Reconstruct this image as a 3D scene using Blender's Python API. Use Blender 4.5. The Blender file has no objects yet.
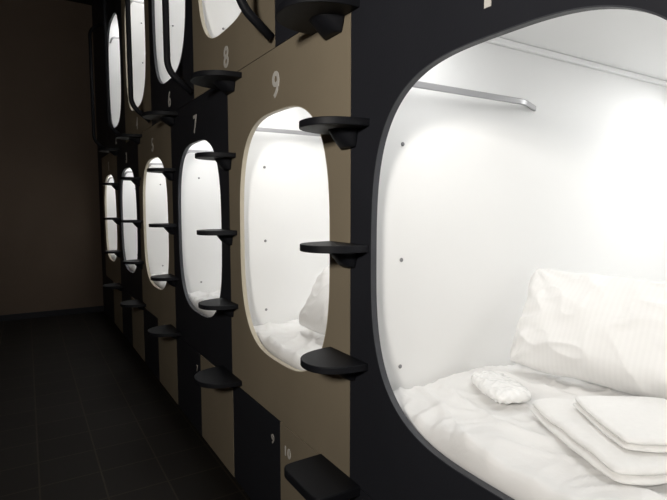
import bpy, bmesh, math, random
from mathutils import Vector, Matrix, Euler, noise
random.seed(4)
H = 1.49          # camera height above floor
XW = 0.9          # plane of the capsule fronts
scene = bpy.context.scene
coll = scene.collection

# ---------------------------------------------------------------- materials
def mat(name, col, rough=0.5, metal=0.0, var=0.12, nscale=6.0, bump=0.0, bscale=60.0, spec=0.5, trans=0.0, sheen=0.0, stripes=0.0):
    m = bpy.data.materials.new(name); m.use_nodes = True
    nt = m.node_tree; b = nt.nodes['Principled BSDF']
    tc = nt.nodes.new('ShaderNodeTexCoord')
    n = nt.nodes.new('ShaderNodeTexNoise'); n.inputs['Scale'].default_value = nscale; n.inputs['Detail'].default_value = 4
    nt.links.new(tc.outputs['Object'], n.inputs['Vector'])
    r = nt.nodes.new('ShaderNodeValToRGB')
    r.color_ramp.elements[0].position = 0.3; r.color_ramp.elements[1].position = 0.7
    r.color_ramp.elements[0].color = (*[c*(1-var) for c in col], 1)
    r.color_ramp.elements[1].color = (*[min(1, c*(1+var)) for c in col], 1)
    nt.links.new(n.outputs['Fac'], r.inputs['Fac'])
    out = r.outputs['Color']
    if stripes:
        wv = nt.nodes.new('ShaderNodeTexWave'); wv.bands_direction = 'Y'; wv.inputs['Scale'].default_value = 19.0
        wv.inputs['Distortion'].default_value = 0.0
        nt.links.new(tc.outputs['Object'], wv.inputs['Vector'])
        mx = nt.nodes.new('ShaderNodeMix'); mx.data_type = 'RGBA'; mx.blend_type = 'MULTIPLY'
        rr = nt.nodes.new('ShaderNodeValToRGB'); rr.color_ramp.elements[0].position = 0.3; rr.color_ramp.elements[1].position = 0.7
        rr.color_ramp.elements[0].color = (1-stripes,)*3+(1,); rr.color_ramp.elements[1].color = (1, 1, 1, 1)
        nt.links.new(wv.outputs['Fac'], rr.inputs['Fac'])
        mx.inputs[0].default_value = 1.0
        nt.links.new(out, mx.inputs[6]); nt.links.new(rr.outputs['Color'], mx.inputs[7]); out = mx.outputs[2]
    nt.links.new(out, b.inputs['Base Color'])
    b.inputs['Roughness'].default_value = rough; b.inputs['Metallic'].default_value = metal
    b.inputs['Specular IOR Level'].default_value = spec
    b.inputs['Transmission Weight'].default_value = trans
    b.inputs['Sheen Weight'].default_value = sheen
    if bump:
        n2 = nt.nodes.new('ShaderNodeTexNoise'); n2.inputs['Scale'].default_value = bscale; n2.inputs['Detail'].default_value = 5
        nt.links.new(tc.outputs['Object'], n2.inputs['Vector'])
        bp = nt.nodes.new('ShaderNodeBump'); bp.inputs['Strength'].default_value = bump; bp.inputs['Distance'].default_value = 0.01
        nt.links.new(n2.outputs['Fac'], bp.inputs['Height']); nt.links.new(bp.outputs['Normal'], b.inputs['Normal'])
    return m

M_brown = mat('brown_panel', (0.250, 0.210, 0.150), 0.6, var=0.05, nscale=3, bump=0.05, bscale=140, spec=0.25)
M_dark = mat('dark_panel', (0.018, 0.019, 0.024), 0.55, var=0.08, nscale=3, bump=0.05, bscale=140, spec=0.25)
M_black = mat('black_step', (0.008, 0.0085, 0.011), 0.55, var=0.1, bump=0.04, bscale=200, spec=0.2)
M_cream = mat('cream_trim', (0.50, 0.45, 0.35), 0.5, var=0.03)
M_grey = mat('grey_trim', (0.04, 0.042, 0.05), 0.5, var=0.03)
M_white = mat('white_plastic', (0.83, 0.833, 0.83), 0.5, var=0.01, nscale=2, bump=0.02, bscale=90, spec=0.25)
M_chrome = mat('brushed_metal', (0.36, 0.36, 0.37), 0.35, metal=0.4, var=0.03)
M_screw = mat('screw_metal', (0.26, 0.26, 0.27), 0.4, metal=0.4, var=0.03)
M_sheet = mat('cotton_sheet', (0.85, 0.845, 0.835), 0.9, var=0.015, bump=0.22, bscale=25, sheen=0.1)
M_pillow = mat('pillowcase_cotton', (0.86, 0.855, 0.845), 0.85, var=0.015, bump=0.12, bscale=22, sheen=0.1, stripes=0.018)
M_towel = mat('terry_towel', (0.88, 0.875, 0.86), 0.95, var=0.015, nscale=60, bump=0.2, bscale=300, sheen=0.2)
M_pack = mat('plastic_packet', (0.90, 0.90, 0.89), 0.25, var=0.015, nscale=20, bump=0.2, bscale=40, spec=0.6)
M_sign = mat('number_paint', (0.62, 0.60, 0.56), 0.6, var=0.03)
M_sign2 = mat('small_number_paint', (0.42, 0.40, 0.37), 0.6, var=0.03)
M_endwall = mat('end_wall_paint', (0.130, 0.094, 0.068), 0.8, var=0.10, nscale=1.2, bump=0.1, bscale=40)
M_ceil = mat('ceiling_paint', (0.008, 0.007, 0.006), 0.9, var=0.1)

def floor_mat():
    m = bpy.data.materials.new('floor_tiles'); m.use_nodes = True
    nt = m.node_tree; b = nt.nodes['Principled BSDF']
    tc = nt.nodes.new('ShaderNodeTexCoord')
    br = nt.nodes.new('ShaderNodeTexBrick'); br.offset = 0.0; br.squash = 1.0
    br.inputs['Scale'].default_value = 1.0
    br.inputs['Brick Width'].default_value = 0.3; br.inputs['Row Height'].default_value = 0.3
    br.inputs['Mortar Size'].default_value = 0.005; br.inputs['Mortar Smooth'].default_value = 0.2
    br.inputs['Color1'].default_value = (0.0165, 0.0148, 0.013, 1)
    br.inputs['Color2'].default_value = (0.0195, 0.0175, 0.0155, 1)
    br.inputs['Mortar'].default_value = (0.038, 0.031, 0.024, 1)
    nt.links.new(tc.outputs['Object'], br.inputs['Vector'])
    nt.links.new(br.outputs['Color'], b.inputs['Base Color'])
    b.inputs['Roughness'].default_value = 0.6
    b.inputs['Specular IOR Level'].default_value = 0.15
    bp = nt.nodes.new('ShaderNodeBump'); bp.inputs['Strength'].default_value = 0.15; bp.inputs['Distance'].default_value = 0.002; bp.invert = True
    nt.links.new(br.outputs['Fac'], bp.inputs['Height']); nt.links.new(bp.outputs['Normal'], b.inputs['Normal'])
    return m
M_floor = floor_mat()

def emis(name, col, s):
    m = bpy.data.materials.new(name); m.use_nodes = True
    b = m.node_tree.nodes['Principled BSDF']
    b.inputs['Base Color'].default_value = (0.8, 0.8, 0.8, 1)
    b.inputs['Emission Color'].default_value = (*col, 1); b.inputs['Emission Strength'].default_value = s
    return m
M_lamp = emis('lamp_diffuser', (1, 0.98, 0.95), 2.0)
M_lamp2 = emis('corridor_diffuser', (1, 0.9, 0.78), 0.8)

# ---------------------------------------------------------------- helpers
def link(o): coll.objects.link(o); return o
def empty(name, loc, label, cat, group=None):
    e = bpy.data.objects.new(name, None); e.empty_display_size = 0.1; e.location = loc; link(e)
    e['label'] = label; e['category'] = cat
    if group: e['group'] = group
    return e
def obj(name, me, material, parent=None, loc=(0, 0, 0), rot=(0, 0, 0), smooth=False):
    o = bpy.data.objects.new(name, me); link(o)
    if material and not me.materials: me.materials.append(material)
    o.location = loc; o.rotation_euler = rot
    if parent: o.parent = parent
    if smooth:
        for p in me.polygons: p.use_smooth = True
    return o
def bm_mesh(bm, name):
    bmesh.ops.recalc_face_normals(bm, faces=bm.faces)
    me = bpy.data.meshes.new(name); bm.to_mesh(me); bm.free(); return me
def box_mesh(name, x0, x1, y0, y1, z0, z1, bev=0.0, seg=2):
    bm = bmesh.new(); bmesh.ops.create_cube(bm, size=1)
    for v in bm.verts:
        v.co = Vector(((x0+x1)/2+v.co.x*(x1-x0), (y0+y1)/2+v.co.y*(y1-y0), (z0+z1)/2+v.co.z*(z1-z0)))
    if bev: bmesh.ops.bevel(bm, geom=bm.edges[:], offset=bev, segments=seg, affect='EDGES', profile=0.5)
    return bm_mesh(bm, name)
def rounded_path(pts, fillet):
    P = [Vector(p) for p in pts]; out = [P[0]]
    for i in range(1, len(P)-1):
        a = (P[i-1]-P[i]); b = (P[i+1]-P[i]); d = min(fillet, a.length*0.49, b.length*0.49)
        A = P[i]+a.normalized()*d; B = P[i]+b.normalized()*d
        for k in range(9):
            t = k/8; out.append((1-t)**2*A+2*t*(1-t)*P[i]+t*t*B)
    out.append(P[-1]); return out
def tube_mesh(name, pts, r, fillet=0.04):
    out = rounded_path(pts, fillet)
    bm = bmesh.new(); rings = []; n = 14
    up = None
    for i, p in enumerate(out):
        t = (out[min(i+1, len(out)-1)]-out[max(i-1, 0)]).normalized()
        if up is None: up = t.orthogonal().normalized()
        else: up = (up-t*up.dot(t)).normalized()
        s = t.cross(up)
        rings.append([bm.verts.new(p+r*(math.cos(2*math.pi*k/n)*up+math.sin(2*math.pi*k/n)*s)) for k in range(n)])
    for a, b in zip(rings, rings[1:]):
        for k in range(n): bm.faces.new((a[k], a[(k+1) % n], b[(k+1) % n], b[k]))
    bm.faces.new(rings[0]); bm.faces.new(rings[-1][::-1])
    me = bm_mesh(bm, name)
    for p in me.polygons: p.use_smooth = True
    return me
def bar_mesh(name, pts, w, h, fillet=0.04):
    """flat metal bar: width w across, height h"""
    out = rounded_path(pts, fillet); bm = bmesh.new(); R = []
    for i, p in enumerate(out):
        t = (out[min(i+1, len(out)-1)]-out[max(i-1, 0)]).normalized()
        s = Vector((0, 0, 1)).cross(t)
        if s.length < 0.05: s = Vector((0, 1, 0))
        s.normalize(); u = t.cross(s); c = 0.25
        R.append([bm.verts.new(p+s*w/2*a+u*h/2*b) for a, b in ((-1, -1+c), (-1+c, -1), (1-c, -1), (1, -1+c), (1, 1-c), (1-c, 1), (-1+c, 1), (-1, 1-c))])
    for a, b in zip(R, R[1:]):
        for k in range(8): bm.faces.new((a[k], a[(k+1) % 8], b[(k+1) % 8], b[k]))
    bm.faces.new(R[0]); bm.faces.new(R[-1][::-1])
    return bm_mesh(bm, name)
def sqr(phi, a, b, n=3.1):
    return 1.0/((abs(math.cos(phi))/a)**n+(abs(math.sin(phi))/b)**n)**(1/n)
TH = 0.018
def panel_mesh(name, a, b, y0, y1, z0, z1, th=TH):
    """front plate in the local YZ plane with a rounded opening of half sizes a,b"""
    ph = [2*math.pi*i/200 for i in range(200)]+[math.atan2(z, y) % (2*math.pi) for y in (y0, y1) for z in (z0, z1)]
    ph = sorted(set(ph)); bm = bmesh.new(); L = []
    for p in ph:
        c, s = math.cos(p), math.sin(p); r = sqr(p, a, b)
        t = min([(y1/c if c > 1e-9 else (y0/c if c < -1e-9 else 1e9)), (z1/s if s > 1e-9 else (z0/s if s < -1e-9 else 1e9))])
        L.append([bm.verts.new((x, q*c, q*s)) for x, q in ((0, r+.003), (0, t), (th, t), (th, r+.003))])
    for i in range(len(L)):
        A = L[i]; B = L[(i+1) % len(L)]
        for k in range(4): bm.faces.new((A[k], A[(k+1) % 4], B[(k+1) % 4], B[k]))
    return bm_mesh(bm, name)
def trim_mesh(name, a, b, th=TH+0.002, w=0.003):
    bm = bmesh.new(); L = []; N = 200
    for i in range(N):
        p = 2*math.pi*i/N; c, s = math.cos(p), math.sin(p); r = sqr(p, a, b)
        prof = ((-0.0006, r+w), (-0.0006, r), (th, r), (th, r+w))
        L.append([bm.verts.new((x, q*c, q*s)) for x, q in prof])
    for i in range(N):
        A = L[i]; B = L[(i+1) % N]
        for k in range(4): bm.faces.new((A[k], A[(k+1) % 4], B[(k+1) % 4], B[k]))
    return bm_mesh(bm, name)
def shell_mesh(name, x0, x1, y0, y1, z0, z1, t=0.012):
    bm = bmesh.new()
    def ring(x, e): return [bm.verts.new((x, y, z)) for y, z in ((y0-e, z0-e), (y1+e, z0-e), (y1+e, z1+e), (y0-e, z1+e))]
    a = ring(x0, 0); b = ring(x1, 0); c = ring(x1+t, t); d = ring(x0, t)
    for k in range(4):
        j = (k+1) % 4
        bm.faces.new((a[k], a[j], b[j], b[k])); bm.faces.new((d[k], c[k], c[j], d[j])); bm.faces.new((a[k], d[k], d[j], a[j]))
    bm.faces.new(b); bm.faces.new(c[::-1])
    return bm_mesh(bm, name)
TXT = Matrix(((0, 0, -1), (-1, 0, 0), (0, 1, 0))).to_4x4()
def text_mesh(s, size):
    cu = bpy.data.curves.new('t', 'FONT'); cu.body = s; cu.size = size; cu.extrude = 0.001
    cu.align_x = 'CENTER'; cu.align_y = 'CENTER'; cu.offset = size*0.018
    o = bpy.data.objects.new('t', cu); link(o)
    dg = bpy.context.evaluated_depsgraph_get()
    me = bpy.data.meshes.new_from_object(o.evaluated_get(dg)); me.transform(TXT)
    bpy.data.objects.remove(o); me.name = 'number_sign'; me.materials.clear()
    return me
def disc_mesh(name, r, d):
    bm = bmesh.new(); n = 16; R = []
    for q, yy in ((r, 0), (r, -d*0.5), (r*0.7, -d), (r*0.25, -d), (r*0.2, -d*0.5)):
        R.append([bm.verts.new((q*math.cos(2*math.pi*k/n), yy, q*math.sin(2*math.pi*k/n))) for k in range(n)])
    for A, B in zip(R, R[1:]):
        for k in range(n): bm.faces.new((A[k], A[(k+1) % n], B[(k+1) % n], B[k]))
    bm.faces.new(R[0]); bm.faces.new(R[-1][::-1])
    return bm_mesh(bm, name)

screw_me = disc_mesh('screw', 0.007, 0.004)
rail_me = bar_mesh('curtain_rail', [(0.046, 0.478, 0.455), (0.066, 0.447, 0.519), (0.70, 0.446, 0.520), (0.83, 0.498, 0.518)], 0.009, 0.020, 0.035)
lampA = box_mesh('light_fixture', 0.05, 0.30, -0.42, 0.42, -0.014, 0.0, 0.004)
lampB = box_mesh('light_fixture', 1.45, 1.95, -0.2, 0.2, -0.014, 0.0, 0.004)
corn_me = box_mesh('ceiling_ledge', 0.03, 2.045, 0.478, 0.4992, -0.022, -0.0008, 0.003)

# ---------------------------------------------------------------- capsules
def area(parent, loc, sx, sy, en, rot=(0, 0, 0)):
    ld = bpy.data.lights.new('pod_light', 'AREA'); ld.shape = 'RECTANGLE'; ld.size = sx; ld.size_y = sy
    ld.energy = en; ld.color = (1.0, 1.0, 0.99)
    lo = bpy.data.objects.new('pod_light', ld); link(lo); lo.parent = parent; lo.location = loc; lo.rotation_euler = rot
def pod(num, yc, y0, y1, zc, a, b, z0, z1, brown, lz, lo_, up_, near, oc=None, oz=0.0, sy=0.0):
    nm = 'brown' if brown else 'dark grey'
    e = empty('capsule_pod', (XW, yc, zc+H), f'{nm} capsule sleeping pod with rounded glowing opening numbered {num}', 'sleeping pod', 'capsule pods along the corridor')
    g = 0.0015; oc = yc if oc is None else oc
    obj('front_panel', panel_mesh('front_panel', a, b, y0-oc+g, y1-oc-g, z0-zc-oz+g, z1-zc-oz-g), M_brown if brown else M_dark, e, loc=(0, oc-yc, oz))
    obj('opening_trim', trim_mesh('opening_trim', a, b), M_cream if brown else M_grey, e, loc=(0, oc-yc, oz))
    obj('interior_shell', shell_mesh('interior_shell', TH+.003, 2.05, -0.5, 0.5, -lo_, up_), M_white, e)
    obj('ceiling_ledge', corn_me, M_white, e, loc=(0, 0, up_))
    if num in ('11', '10'):
        for k, ch in enumerate(num):
            obj('number_sign', text_mesh(ch, 0.145), M_sign, e, loc=(-0.001, 0.036-k*0.072+sy, lz-zc))
    else:
        obj('number_sign', text_mesh(num, 0.145), M_sign, e, loc=(-0.001, 0, lz-zc))
    obj('curtain_rail', rail_me, M_chrome, e, loc=(0, 0, 0.0))
    for z in (0.337, -0.045, -0.41):
        s = obj('screw', screw_me, M_screw, e, loc=(0.165, 0.4995, z))
        s['label'] = 'small round metal screw head'
    for m_ in (lampA, lampB):
        f = obj('light_fixture', m_, M_lamp, e, loc=(0, 0, up_-0.001)); f['label'] = 'flat white glowing ceiling lamp'
    k = 1.0 if num == '11' else 1.2
    area(e, (0.20, 0, up_-0.03), 0.25, 0.8, 3.7*k, (0, math.radians(-26), 0))
    area(e, (1.72, 0, up_-0.03), 0.45, 0.3, 6.6*k, (0, math.radians(6), 0))
    return e

lb = [0.22, 1.36, 2.49, 3.66, 4.87, 6.11, 7.38]
lc = [0.80, 1.915, 3.065, 4.26, 5.485, 6.75]
aw = [0.465, 0.425, 0.445, 0.455, 0.46, 0.48]
for i, n in enumerate(['11', '9', '7', '5', '3', '1']):
    pod(n, lc[i], lb[i], lb[i+1], -0.131, aw[i], 0.522 if i == 0 else 0.530, -0.924, 0.65, i % 2 == 1, 0.490 if i == 0 else 0.496, 0.59, 0.745, i < 2, 0.777 if i == 0 else None, -0.011 if i == 0 else -0.004, -0.03 if i == 0 else 0)
ub = [0.79, 1.92, 3.07, 4.26, 5.48, 6.75]
uc = [1.36, 2.50, 3.67, 4.87, 6.11]
for i, n in enumerate(['10', '8', '6', '4', '2']):
    pod(n, uc[i], ub[i], ub[i+1], 1.48, 0.46, 0.59, 0.65, 2.45, i % 2 == 1, 0.750, 0.64, 0.80, False)

# ---------------------------------------------------------------- lockers under the capsules
lk = [0.22, 0.80, 1.36, 1.91, 2.49, 3.07, 3.66, 4.26, 4.87, 5.48, 6.11, 6.75, 7.38]
nums = ['12', '11', '10', '9', '8', '7', '6', '5', '4', '3', '2', '1']
for i in range(12):
    y0, y1 = lk[i], lk[i+1]; br = i % 2 == 0
    w = y1-y0; zt = -0.925+H
    e = empty('locker', (XW, (y0+y1)/2, 0), f'low {"brown" if br else "dark grey"} locker under the pods numbered {nums[i]}', 'locker', 'lockers under the pods')
    m = M_brown if br else M_dark
    obj('body', box_mesh('body', 0.022, 0.6, -w/2+.002, w/2-.002, 0.002, zt-.002), m, e)
    obj('door', box_mesh('door', 0.0, 0.02, -w/2+.002, w/2-.002, 0.03, zt-.003, 0.002), m, e)
    side = 1 if i % 2 == 0 else -1
    for k, ch in enumerate(nums[i]):
        off = 0 if len(nums[i]) == 1 else 0.016-k*0.034
        obj('number_sign', text_mesh(ch, 0.060), M_sign if br else M_sign2, e, loc=(-0.001, side*(w/2-0.072)+off, zt-0.112))

# ---------------------------------------------------------------- steps
def tread_mesh(hw, pr, th, p=2.3):
    bm = bmesh.new(); n = 60; out = []
    for k in range(n+1):
        t = -math.pi/2+math.pi*k/n; ex = 2/p
        out.append((-pr*abs(math.cos(t))**ex, hw*math.copysign(abs(math.sin(t))**ex, math.sin(t))))
    out[0] = (0, -hw); out[-1] = (0, hw)
    bot = [bm.verts.new((x, y, 0)) for x, y in out]; top = [bm.verts.new((x, y, th)) for x, y in out]
    bm.faces.new(bot); bm.faces.new(top)
    for k in range(len(out)):
        j = (k+1) % len(out); bm.faces.new((bot[k], bot[j], top[j], top[k]))
    bmesh.ops.recalc_face_normals(bm, faces=bm.faces)
    eds = [e for e in bm.edges if e.verts[0].co.z == e.verts[1].co.z and not (abs(e.verts[0].co.x) < 1e-6 and abs(e.verts[1].co.x) < 1e-6)]
    bmesh.ops.bevel(bm, geom=eds, offset=th*0.12, segments=2, affect='EDGES', profile=0.5)
    return bm_mesh(bm, 'tread')
def bracket_mesh(hw, pr, h):
    """slim support: half-round plan with a gently curved taper into the wall"""
    bm = bmesh.new(); n = 32; R = []; ex = 2/2.2; lvn = 14
    for lv in range(lvn+1):
        f = lv/lvn; sx = 0.25+0.75*(1-f)**0.8; sy = 0.72+0.28*(1-f)**0.7
        row = []
        for k in range(n+1):
            t = -math.pi/2+math.pi*k/n
            row.append(bm.verts.new((-pr*sx*abs(math.cos(t))**ex, hw*sy*math.copysign(abs(math.sin(t))**ex, math.sin(t)), -h*f)))
        R.append(row)
    side = []
    for A, B in zip(R, R[1:]):
        for k in range(n): side.append(bm.faces.new((A[k], A[k+1], B[k+1], B[k])))
        bm.faces.new((A[n], A[0], B[0], B[n]))
    bm.faces.new(R[0]); bm.faces.new(R[-1][::-1])
    for f in side: f.smooth = True
    return bm_mesh(bm, 'bracket')
T_s = tread_mesh(0.115, 0.165, 0.023); B_s = bracket_mesh(0.055, 0.070, 0.055)
T_b = tread_mesh(0.150, 0.195, 0.025); B_b = bracket_mesh(0.066, 0.085, 0.045)
T_f = tread_mesh(0.130, 0.165, 0.034, 9.0); B_f = bracket_mesh(0.08, 0.10, 0.05)
sc_y = [1.37, 2.50, 3.66, 4.87, 6.10]
for i, y in enumerate(sc_y):
    for j, z in enumerate((0.61, 0.245, -0.14, -0.515, -0.905)):
        big = j in (0, 4)
        yy = y+(0.09 if (j == 0 and i == 0) else (-0.06 if j == 0 else 0))
        T, B = (T_b, B_b) if big else (T_s, B_s)
        if i == 0 and j == 4: T, B = T_f, B_f; yy += 0.055; z = -0.950
        e = empty('wall_step', (XW-0.0005, yy, z+H), 'wide black rounded climbing step on the pod wall' if big else 'black half-round climbing step between two pods', 'step', 'climbing steps on the pod wall')
        obj('tread', T, M_black, e); obj('bracket', B, M_black, e)

# ---------------------------------------------------------------- handrails beside the upper openings
for y in (1.93, 3.08, 4.26, 5.48, 6.75):
    o = obj('handrail', tube_mesh('handrail', [(-0.001, 0, 0.69), (-0.14, 0, 0.80), (-0.14, 0, 2.10), (-0.001, 0, 2.2)], 0.019, 0.07), M_black, None, loc=(XW-.012, y, H))
    o['label'] = 'black steel tube grab rail beside upper pod'; o['category'] = 'handrail'; o['group'] = 'grab rails by the upper pods'

# ---------------------------------------------------------------- bedding
def mattress_mesh(seed, th=0.105):
    bm = bmesh.new(); nx, ny = 200, 120; x0, x1 = 0.03, 2.03; y0, y1 = -0.492, 0.492
    top = []
    for i in range(nx+1):
        row = []
        for j in range(ny+1):
            u, v = i/nx, j/ny; x = x0+(x1-x0)*u; y = y0+(y1-y0)*v
            e = min(u*(x1-x0), (1-u)*(x1-x0), v*(y1-y0), (1-v)*(y1-y0))
            d = 1-max(0, 1-e/0.03)**2
            p = Vector((x*2.0, y*2.0, seed*3.1))
            w = noise.noise(p)*0.009+noise.noise(p*3.3+Vector((5, 1, 0)))*0.007
            q = Vector((x*1.6+y*1.2+noise.noise(p)*0.9, (y-x*0.6)*5.0+noise.noise(p*1.4)*0.9, seed))
            rdg = max(0, 1-abs(noise.noise(q)*3.6))**2
            q2 = Vector(((x*6-y*2.2), y*2.8+x*2.1, seed+7))
            rdg2 = max(0, 1-abs(noise.noise(q2)*3.4))**2.2
            q3 = Vector((x*6+y*12+noise.noise(p*2)*2, y*6-x*5, seed+3))
            rdg3 = max(0, 1-abs(noise.noise(q3)*3.0))**2
            w += 0.013*rdg+0.012*rdg2+0.008*rdg3
            row.append(bm.verts.new((x, y, -0.03*(1-d)+w*d-0.021)))
        top.append(row)
    for i in range(nx):
        for j in range(ny): bm.faces.new((top[i][j], top[i+1][j], top[i+1][j+1], top[i][j+1]))
    border = [top[i][0] for i in range(nx+1)]+[top[nx][j] for j in range(1, ny+1)]+[top[i][ny] for i in range(nx-1, -1, -1)]+[top[0][j] for j in range(ny-1, 0, -1)]
    low = [bm.verts.new((v.co.x, v.co.y, -th)) for v in border]
    for k in range(len(border)):
        j = (k+1) % len(border); bm.faces.new((border[k], border[j], low[j], low[k]))
    bm.faces.new(low)
    me = bm_mesh(bm, 'mattress')
    for p in me.polygons: p.use_smooth = len(p.vertices) == 4
    return me
def pillow_mesh(hx, hy, T, seed, name='pillow', wr=0.006, n=100, fold=1.0, sag=0.0, crump=0.0, rnd=0.0, edge=1.0):
    bm = bmesh.new(); S = []
    for sgn in (1, -1):
        g = []
        for i in range(n+1):
            r = []
            for j in range(n+1):
                u, v = -1+2*i/n, -1+2*j/n
                cr = (1-0.06*(abs(u)*abs(v))**4)*(1-rnd*(abs(u)*abs(v))**2)
                pin = 1 if not rnd else 0
                x = u*hx*(1-0.06*pin*(1-v*v)*abs(u)**2)*cr
                y = v*hy*(1-0.05*pin*(1-u*u)*abs(v)**2)*cr
                t = max(0, (1-abs(u)**2.4)*(1-abs(v)**2.8))**0.5
                t *= 1-sag*0.24*(u+0.2)
                p = Vector((x*4, y*4, seed+sgn))
                w = wr*(noise.noise(p)*2.6)
                for cu, cv in ((1, 1), (1, -1), (-1, 1), (-1, -1)):
                    dx, dy = (cu-u)*hx, (cv-v)*hy; rr = math.hypot(dx, dy); an = math.atan2(dy, dx)
                    w += fold*wr*1.2*math.exp(-rr/(hx*1.0))*math.sin(an*11+seed*cu+cv+noise.noise(p)*3)*min(1, rr/(hx*.25))
                w += fold*wr*1.0*abs(v)**4*math.sin(u*15+noise.noise(p)*5)+fold*wr*0.6*abs(u)**4*math.sin(v*22+noise.noise(p)*5)
                q = Vector((x*3+y*6, x*8-y*2, seed))
                w += wr*1.3*max(0, 1-abs(noise.noise(q)*2.4))**1.6
                q = Vector((x*9-y*4, x*4+y*7, seed+4))
                w += wr*1.1*max(0, 1-abs(noise.noise(q)*2.8))**2
                if crump:
                    q = Vector((x*30, y*30, seed+sgn)); w += crump*(max(0, 1-abs(noise.noise(q)*2.2))**2-0.3)+crump*0.6*noise.noise(q*2.1)
                z = sgn*(T*t+w*min(1, t*2.5))
                k_ = hx/0.2
                y += edge*0.014*noise.noise(Vector((x*10/k_, seed, 0)))*abs(v)**3*k_; x += edge*0.012*noise.noise(Vector((seed, y*8/k_, 0)))*abs(u)**3*k_
                r.append((x, y, z))
            g.append(r)
        S.append(g)
    V = {}
    def vert(s, i, j):
        ed = i in (0, n) or j in (0, n)
        if ed: s = 0
        k = (s, i, j)
        if k not in V:
            c = S[s][i][j]
            zz = edge*0.020*noise.noise(Vector((c[0]*9, c[1]*9, seed+20)))*(hx/0.2) if ed else c[2]
            V[k] = bm.verts.new((c[0], c[1], zz))
        return V[k]
    for s in (0, 1):
        for i in range(n):
            for j in range(n):
                f = [vert(s, i, j), vert(s, i+1, j), vert(s, i+1, j+1), vert(s, i, j+1)]
                bm.faces.new(f if s == 0 else f[::-1])
    me = bm_mesh(bm, name)
    for p in me.polygons: p.use_smooth = True
    return me
def towel_mesh(w, d, layers, t, name='folded_towel', seed=0.0):
    path = []; seg = 24
    for L in range(layers):
        xs = [(-w/2+w*k/seg) for k in range(seg+1)]
        if L % 2: xs = xs[::-1]
        for x in xs: path.append((x+0.004*math.sin(L*2.1), L*t+t/2))
        if L < layers-1:
            cx = xs[-1]; s = 1 if L % 2 == 0 else -1
            for k in range(1, 8):
                a = -math.pi/2+math.pi*k/8; path.append((cx+s*t*0.5*math.cos(a), L*t+t+t/2*math.sin(a)))
    ny = 56; bm = bmesh.new(); G = []
    th = t*0.485; m = len(path)
    def drape(x, y): return 0.006*noise.noise(Vector((x*5, y*5, seed)))+0.004*noise.noise(Vector((x*14, y*14, seed)))
    for side in (1, -1):
        g = []
        for i, (x, z) in enumerate(path):
            a = path[max(i-1, 0)]; b = path[min(i+1, m-1)]
            tx, tz = b[0]-a[0], b[1]-a[1]; l = math.hypot(tx, tz) or 1
            nx_, nz_ = -tz/l, tx/l; row = []
            endf = 0.4 if i in (0, m-1) else (0.85 if i in (1, m-2) else 1)
            for j in range(ny+1):
                v = -math.cos(math.pi*j/ny)*0.6+(-1+2*j/ny)*0.4
                e = max(0, 1-(1-abs(v))/(t*0.8/(d/2)))
                hh = th*math.sqrt(max(0.02, 1-e*e))*endf
                rc = 1-0.06*(abs(x)/(w/2))**8
                y = v*d/2*rc+0.007*noise.noise(Vector((x*9, v, z*60+seed)))
                xx = x*(1-0.06*abs(v)**8)
                row.append(bm.verts.new((xx+side*nx_*hh+0.007*noise.noise(Vector((seed, y*9, z*50))), y, z+side*nz_*hh+drape(x, y))))
            g.append(row)
        G.append(g)
    A, B = G
    for i in range(m-1):
        for j in range(ny):
            bm.faces.new((A[i][j], A[i+1][j], A[i+1][j+1], A[i][j+1])); bm.faces.new((B[i][j], B[i][j+1], B[i+1][j+1], B[i+1][j]))
        bm.faces.new((A[i][0], B[i][0], B[i+1][0], A[i+1][0])); bm.faces.new((A[i][ny], A[i+1][ny], B[i+1][ny], B[i][ny]))
    for j in range(ny):
        bm.faces.new((A[0][j], A[0][j+1], B[0][j+1], B[0][j])); bm.faces.new((A[-1][j], B[-1][j], B[-1][j+1], A[-1][j+1]))
    me = bm_mesh(bm, name)
    for p in me.polygons: p.use_smooth = True
    return me

mat_me = [mattress_mesh(s) for s in (1.3, 4.7)]
pil_me = pillow_mesh(0.20, 0.37, 0.110, 2.2, wr=0.0075, sag=1.0)
pil_small = pillow_mesh(0.185, 0.34, 0.095, 3.1, wr=0.0032, sag=0.8)
BT = -0.60
pods = [(c, BT) for c in lc]+[(c, 1.48-0.64+0.107) for c in uc]
prot = Euler((math.radians(3), math.radians(-61), math.radians(9)), 'XYZ')
def min_z(me, rot):
    R = rot.to_matrix(); return min((R @ v.co).z for v in me.vertices)
for i, (yc, bt) in enumerate(pods):
    o = obj('mattress', mat_me[0] if i == 0 else mat_me[i % 2], M_sheet, None, loc=(XW, yc, bt+H))
    o['label'] = 'mattress with rumpled white cotton sheet inside pod'; o['category'] = 'mattress'; o['group'] = 'mattresses in the pods'
    if i > 5: continue
    if i == 0: loc = (1.660, 0.866); ro = prot; pm = pil_me
    else: loc = (1.250, yc-0.065); ro = Euler((0, math.radians(-57), math.radians(4)), 'XYZ'); pm = pil_small
    o = obj('pillow', pm, M_pillow, None, loc=(loc[0], loc[1], bt+H-min_z(pm, ro)-0.004), rot=ro)
    o['label'] = 'plump white pillow propped up on the mattress'; o['category'] = 'pillow'; o['group'] = 'pillows in the pods'
def add(name, me, m, loc, rz, label, cat, group=None, rx=0, ry=0):
    o = obj(name, me, m, None, loc=(loc[0], loc[1], loc[2]+H), rot=(rx, ry, rz)); o['label'] = label; o['category'] = cat
    if group: o['group'] = group
    return o
tw_big = towel_mesh(0.35, 0.41, 2, 0.019, seed=1.0); tw_small = towel_mesh(0.25, 0.28, 2, 0.016, seed=5.0)
pack_me = pillow_mesh(0.070, 0.112, 0.022, 5.5, 'toiletry_packet', 0.003, 80, 1.0, 0.0, 0.003, rnd=0.12)
add('folded_towel', tw_big, M_towel, (1.300, 0.662, BT-0.001), math.radians(-27), 'large folded white bath towel lying on the mattress', 'towel', 'folded towels')
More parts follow.
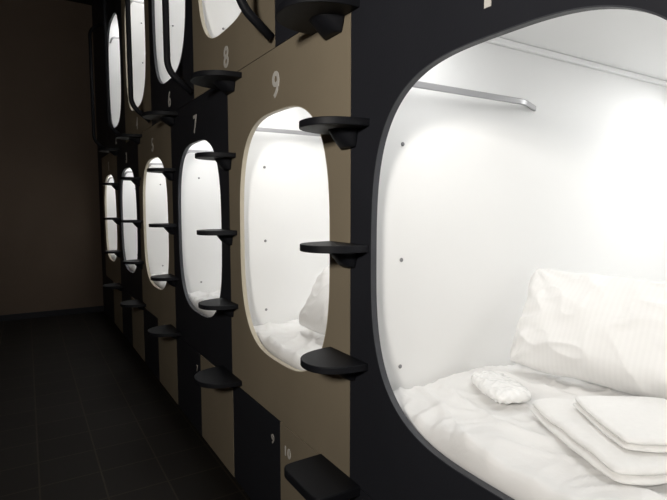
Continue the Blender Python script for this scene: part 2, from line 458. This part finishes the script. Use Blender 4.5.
add('folded_towel', tw_small, M_towel, (1.315, 0.635, BT+0.041), math.radians(-33), 'small folded white face towel on top of the larger towel', 'towel', 'folded towels')
add('toiletry_packet', pack_me, M_pack, (1.285, 1.06, BT+0.021), math.radians(-25), 'crinkled clear plastic toiletry packet on the mattress', 'packet', rx=0.03)

# ---------------------------------------------------------------- room
def struct(name, x0, x1, y0, y1, z0, z1, m):
    me = box_mesh(name, x0, x1, y0, y1, z0, z1); o = obj(name, me, m); o['kind'] = 'structure'; return o
XL = -1.3; YE = 7.78; YB = -1.6; ZC = 4.24
struct('floor', XL-.1, 3.1, YB-.1, YE+.1, -0.1, 0, M_floor)
struct('ceiling', XL-.1, 3.1, YB-.1, YE+.1, ZC, ZC+.1, M_ceil)
struct('wall_end', XL-.1, 3.1, YE, YE+.1, 0, ZC, M_endwall)
struct('wall_back', XL-.1, 3.1, YB-.1, YB, 0, ZC, M_endwall)
struct('wall_left', XL-.1, XL, YB, YE, 0, ZC, M_endwall)
struct('wall_right', 3.0, 3.1, YB, YE, 0, ZC, M_ceil)
struct('trim_1', XW, XW+.03, YB, YE, 2.455+H, ZC, M_dark)
struct('trim_2', XW, XW+.03, YB, 0.215, 0, 0.648+H, M_dark)
struct('trim_3', XW, XW+.03, YB, 0.785, 0.652+H, 2.448+H, M_brown)
struct('trim_4', XW, XW+.03, 7.385, YE, 0, 0.648+H, M_dark)
struct('trim_5', XW, XW+.03, 6.755, YE, 0.652+H, 2.448+H, M_dark)
struct('baseboard_end', XL, XW, YE-.012, YE, 0, 0.08, M_dark)

# corridor wall lamp behind the viewer
e = empty('wall_lamp', (XL, -0.3, 2.15), 'dim rectangular wall lamp on the corridor wall', 'lamp')
obj('back_plate', box_mesh('back_plate', 0.0, 0.03, -0.33, 0.33, -0.18, 0.18, 0.006), M_black, e)
obj('lamp_shade', box_mesh('lamp_shade', 0.031, 0.07, -0.3, 0.3, -0.15, 0.15, 0.012), M_lamp2, e)
ld = bpy.data.lights.new('corridor_light', 'AREA'); ld.shape = 'RECTANGLE'; ld.size = 0.3; ld.size_y = 0.6; ld.energy = 76; ld.color = (1, 0.95, 0.88); ld.spread = math.radians(150)
lo = bpy.data.objects.new('corridor_light', ld); link(lo); lo.parent = e; lo.location = (0.10, 0, 0)
lo.rotation_euler = (0, math.radians(-95), math.radians(34))

w = bpy.data.worlds.new('world'); scene.world = w; w.use_nodes = True
w.node_tree.nodes['Background'].inputs['Color'].default_value = (0.02, 0.019, 0.018, 1)
w.node_tree.nodes['Background'].inputs['Strength'].default_value = 0.3

# ---------------------------------------------------------------- camera
cd = bpy.data.cameras.new('camera'); cam = bpy.data.objects.new('camera', cd); link(cam)
cd.sensor_width = 36; cd.lens = 500/667*36; cd.clip_start = 0.02
cam.location = (0, 0, H); cam.rotation_euler = (math.radians(90-4.9), 0, math.radians(-31.58))
scene.camera = cam
scene.view_settings.view_transform = 'Standard'
scene.view_settings.exposure = 0.0
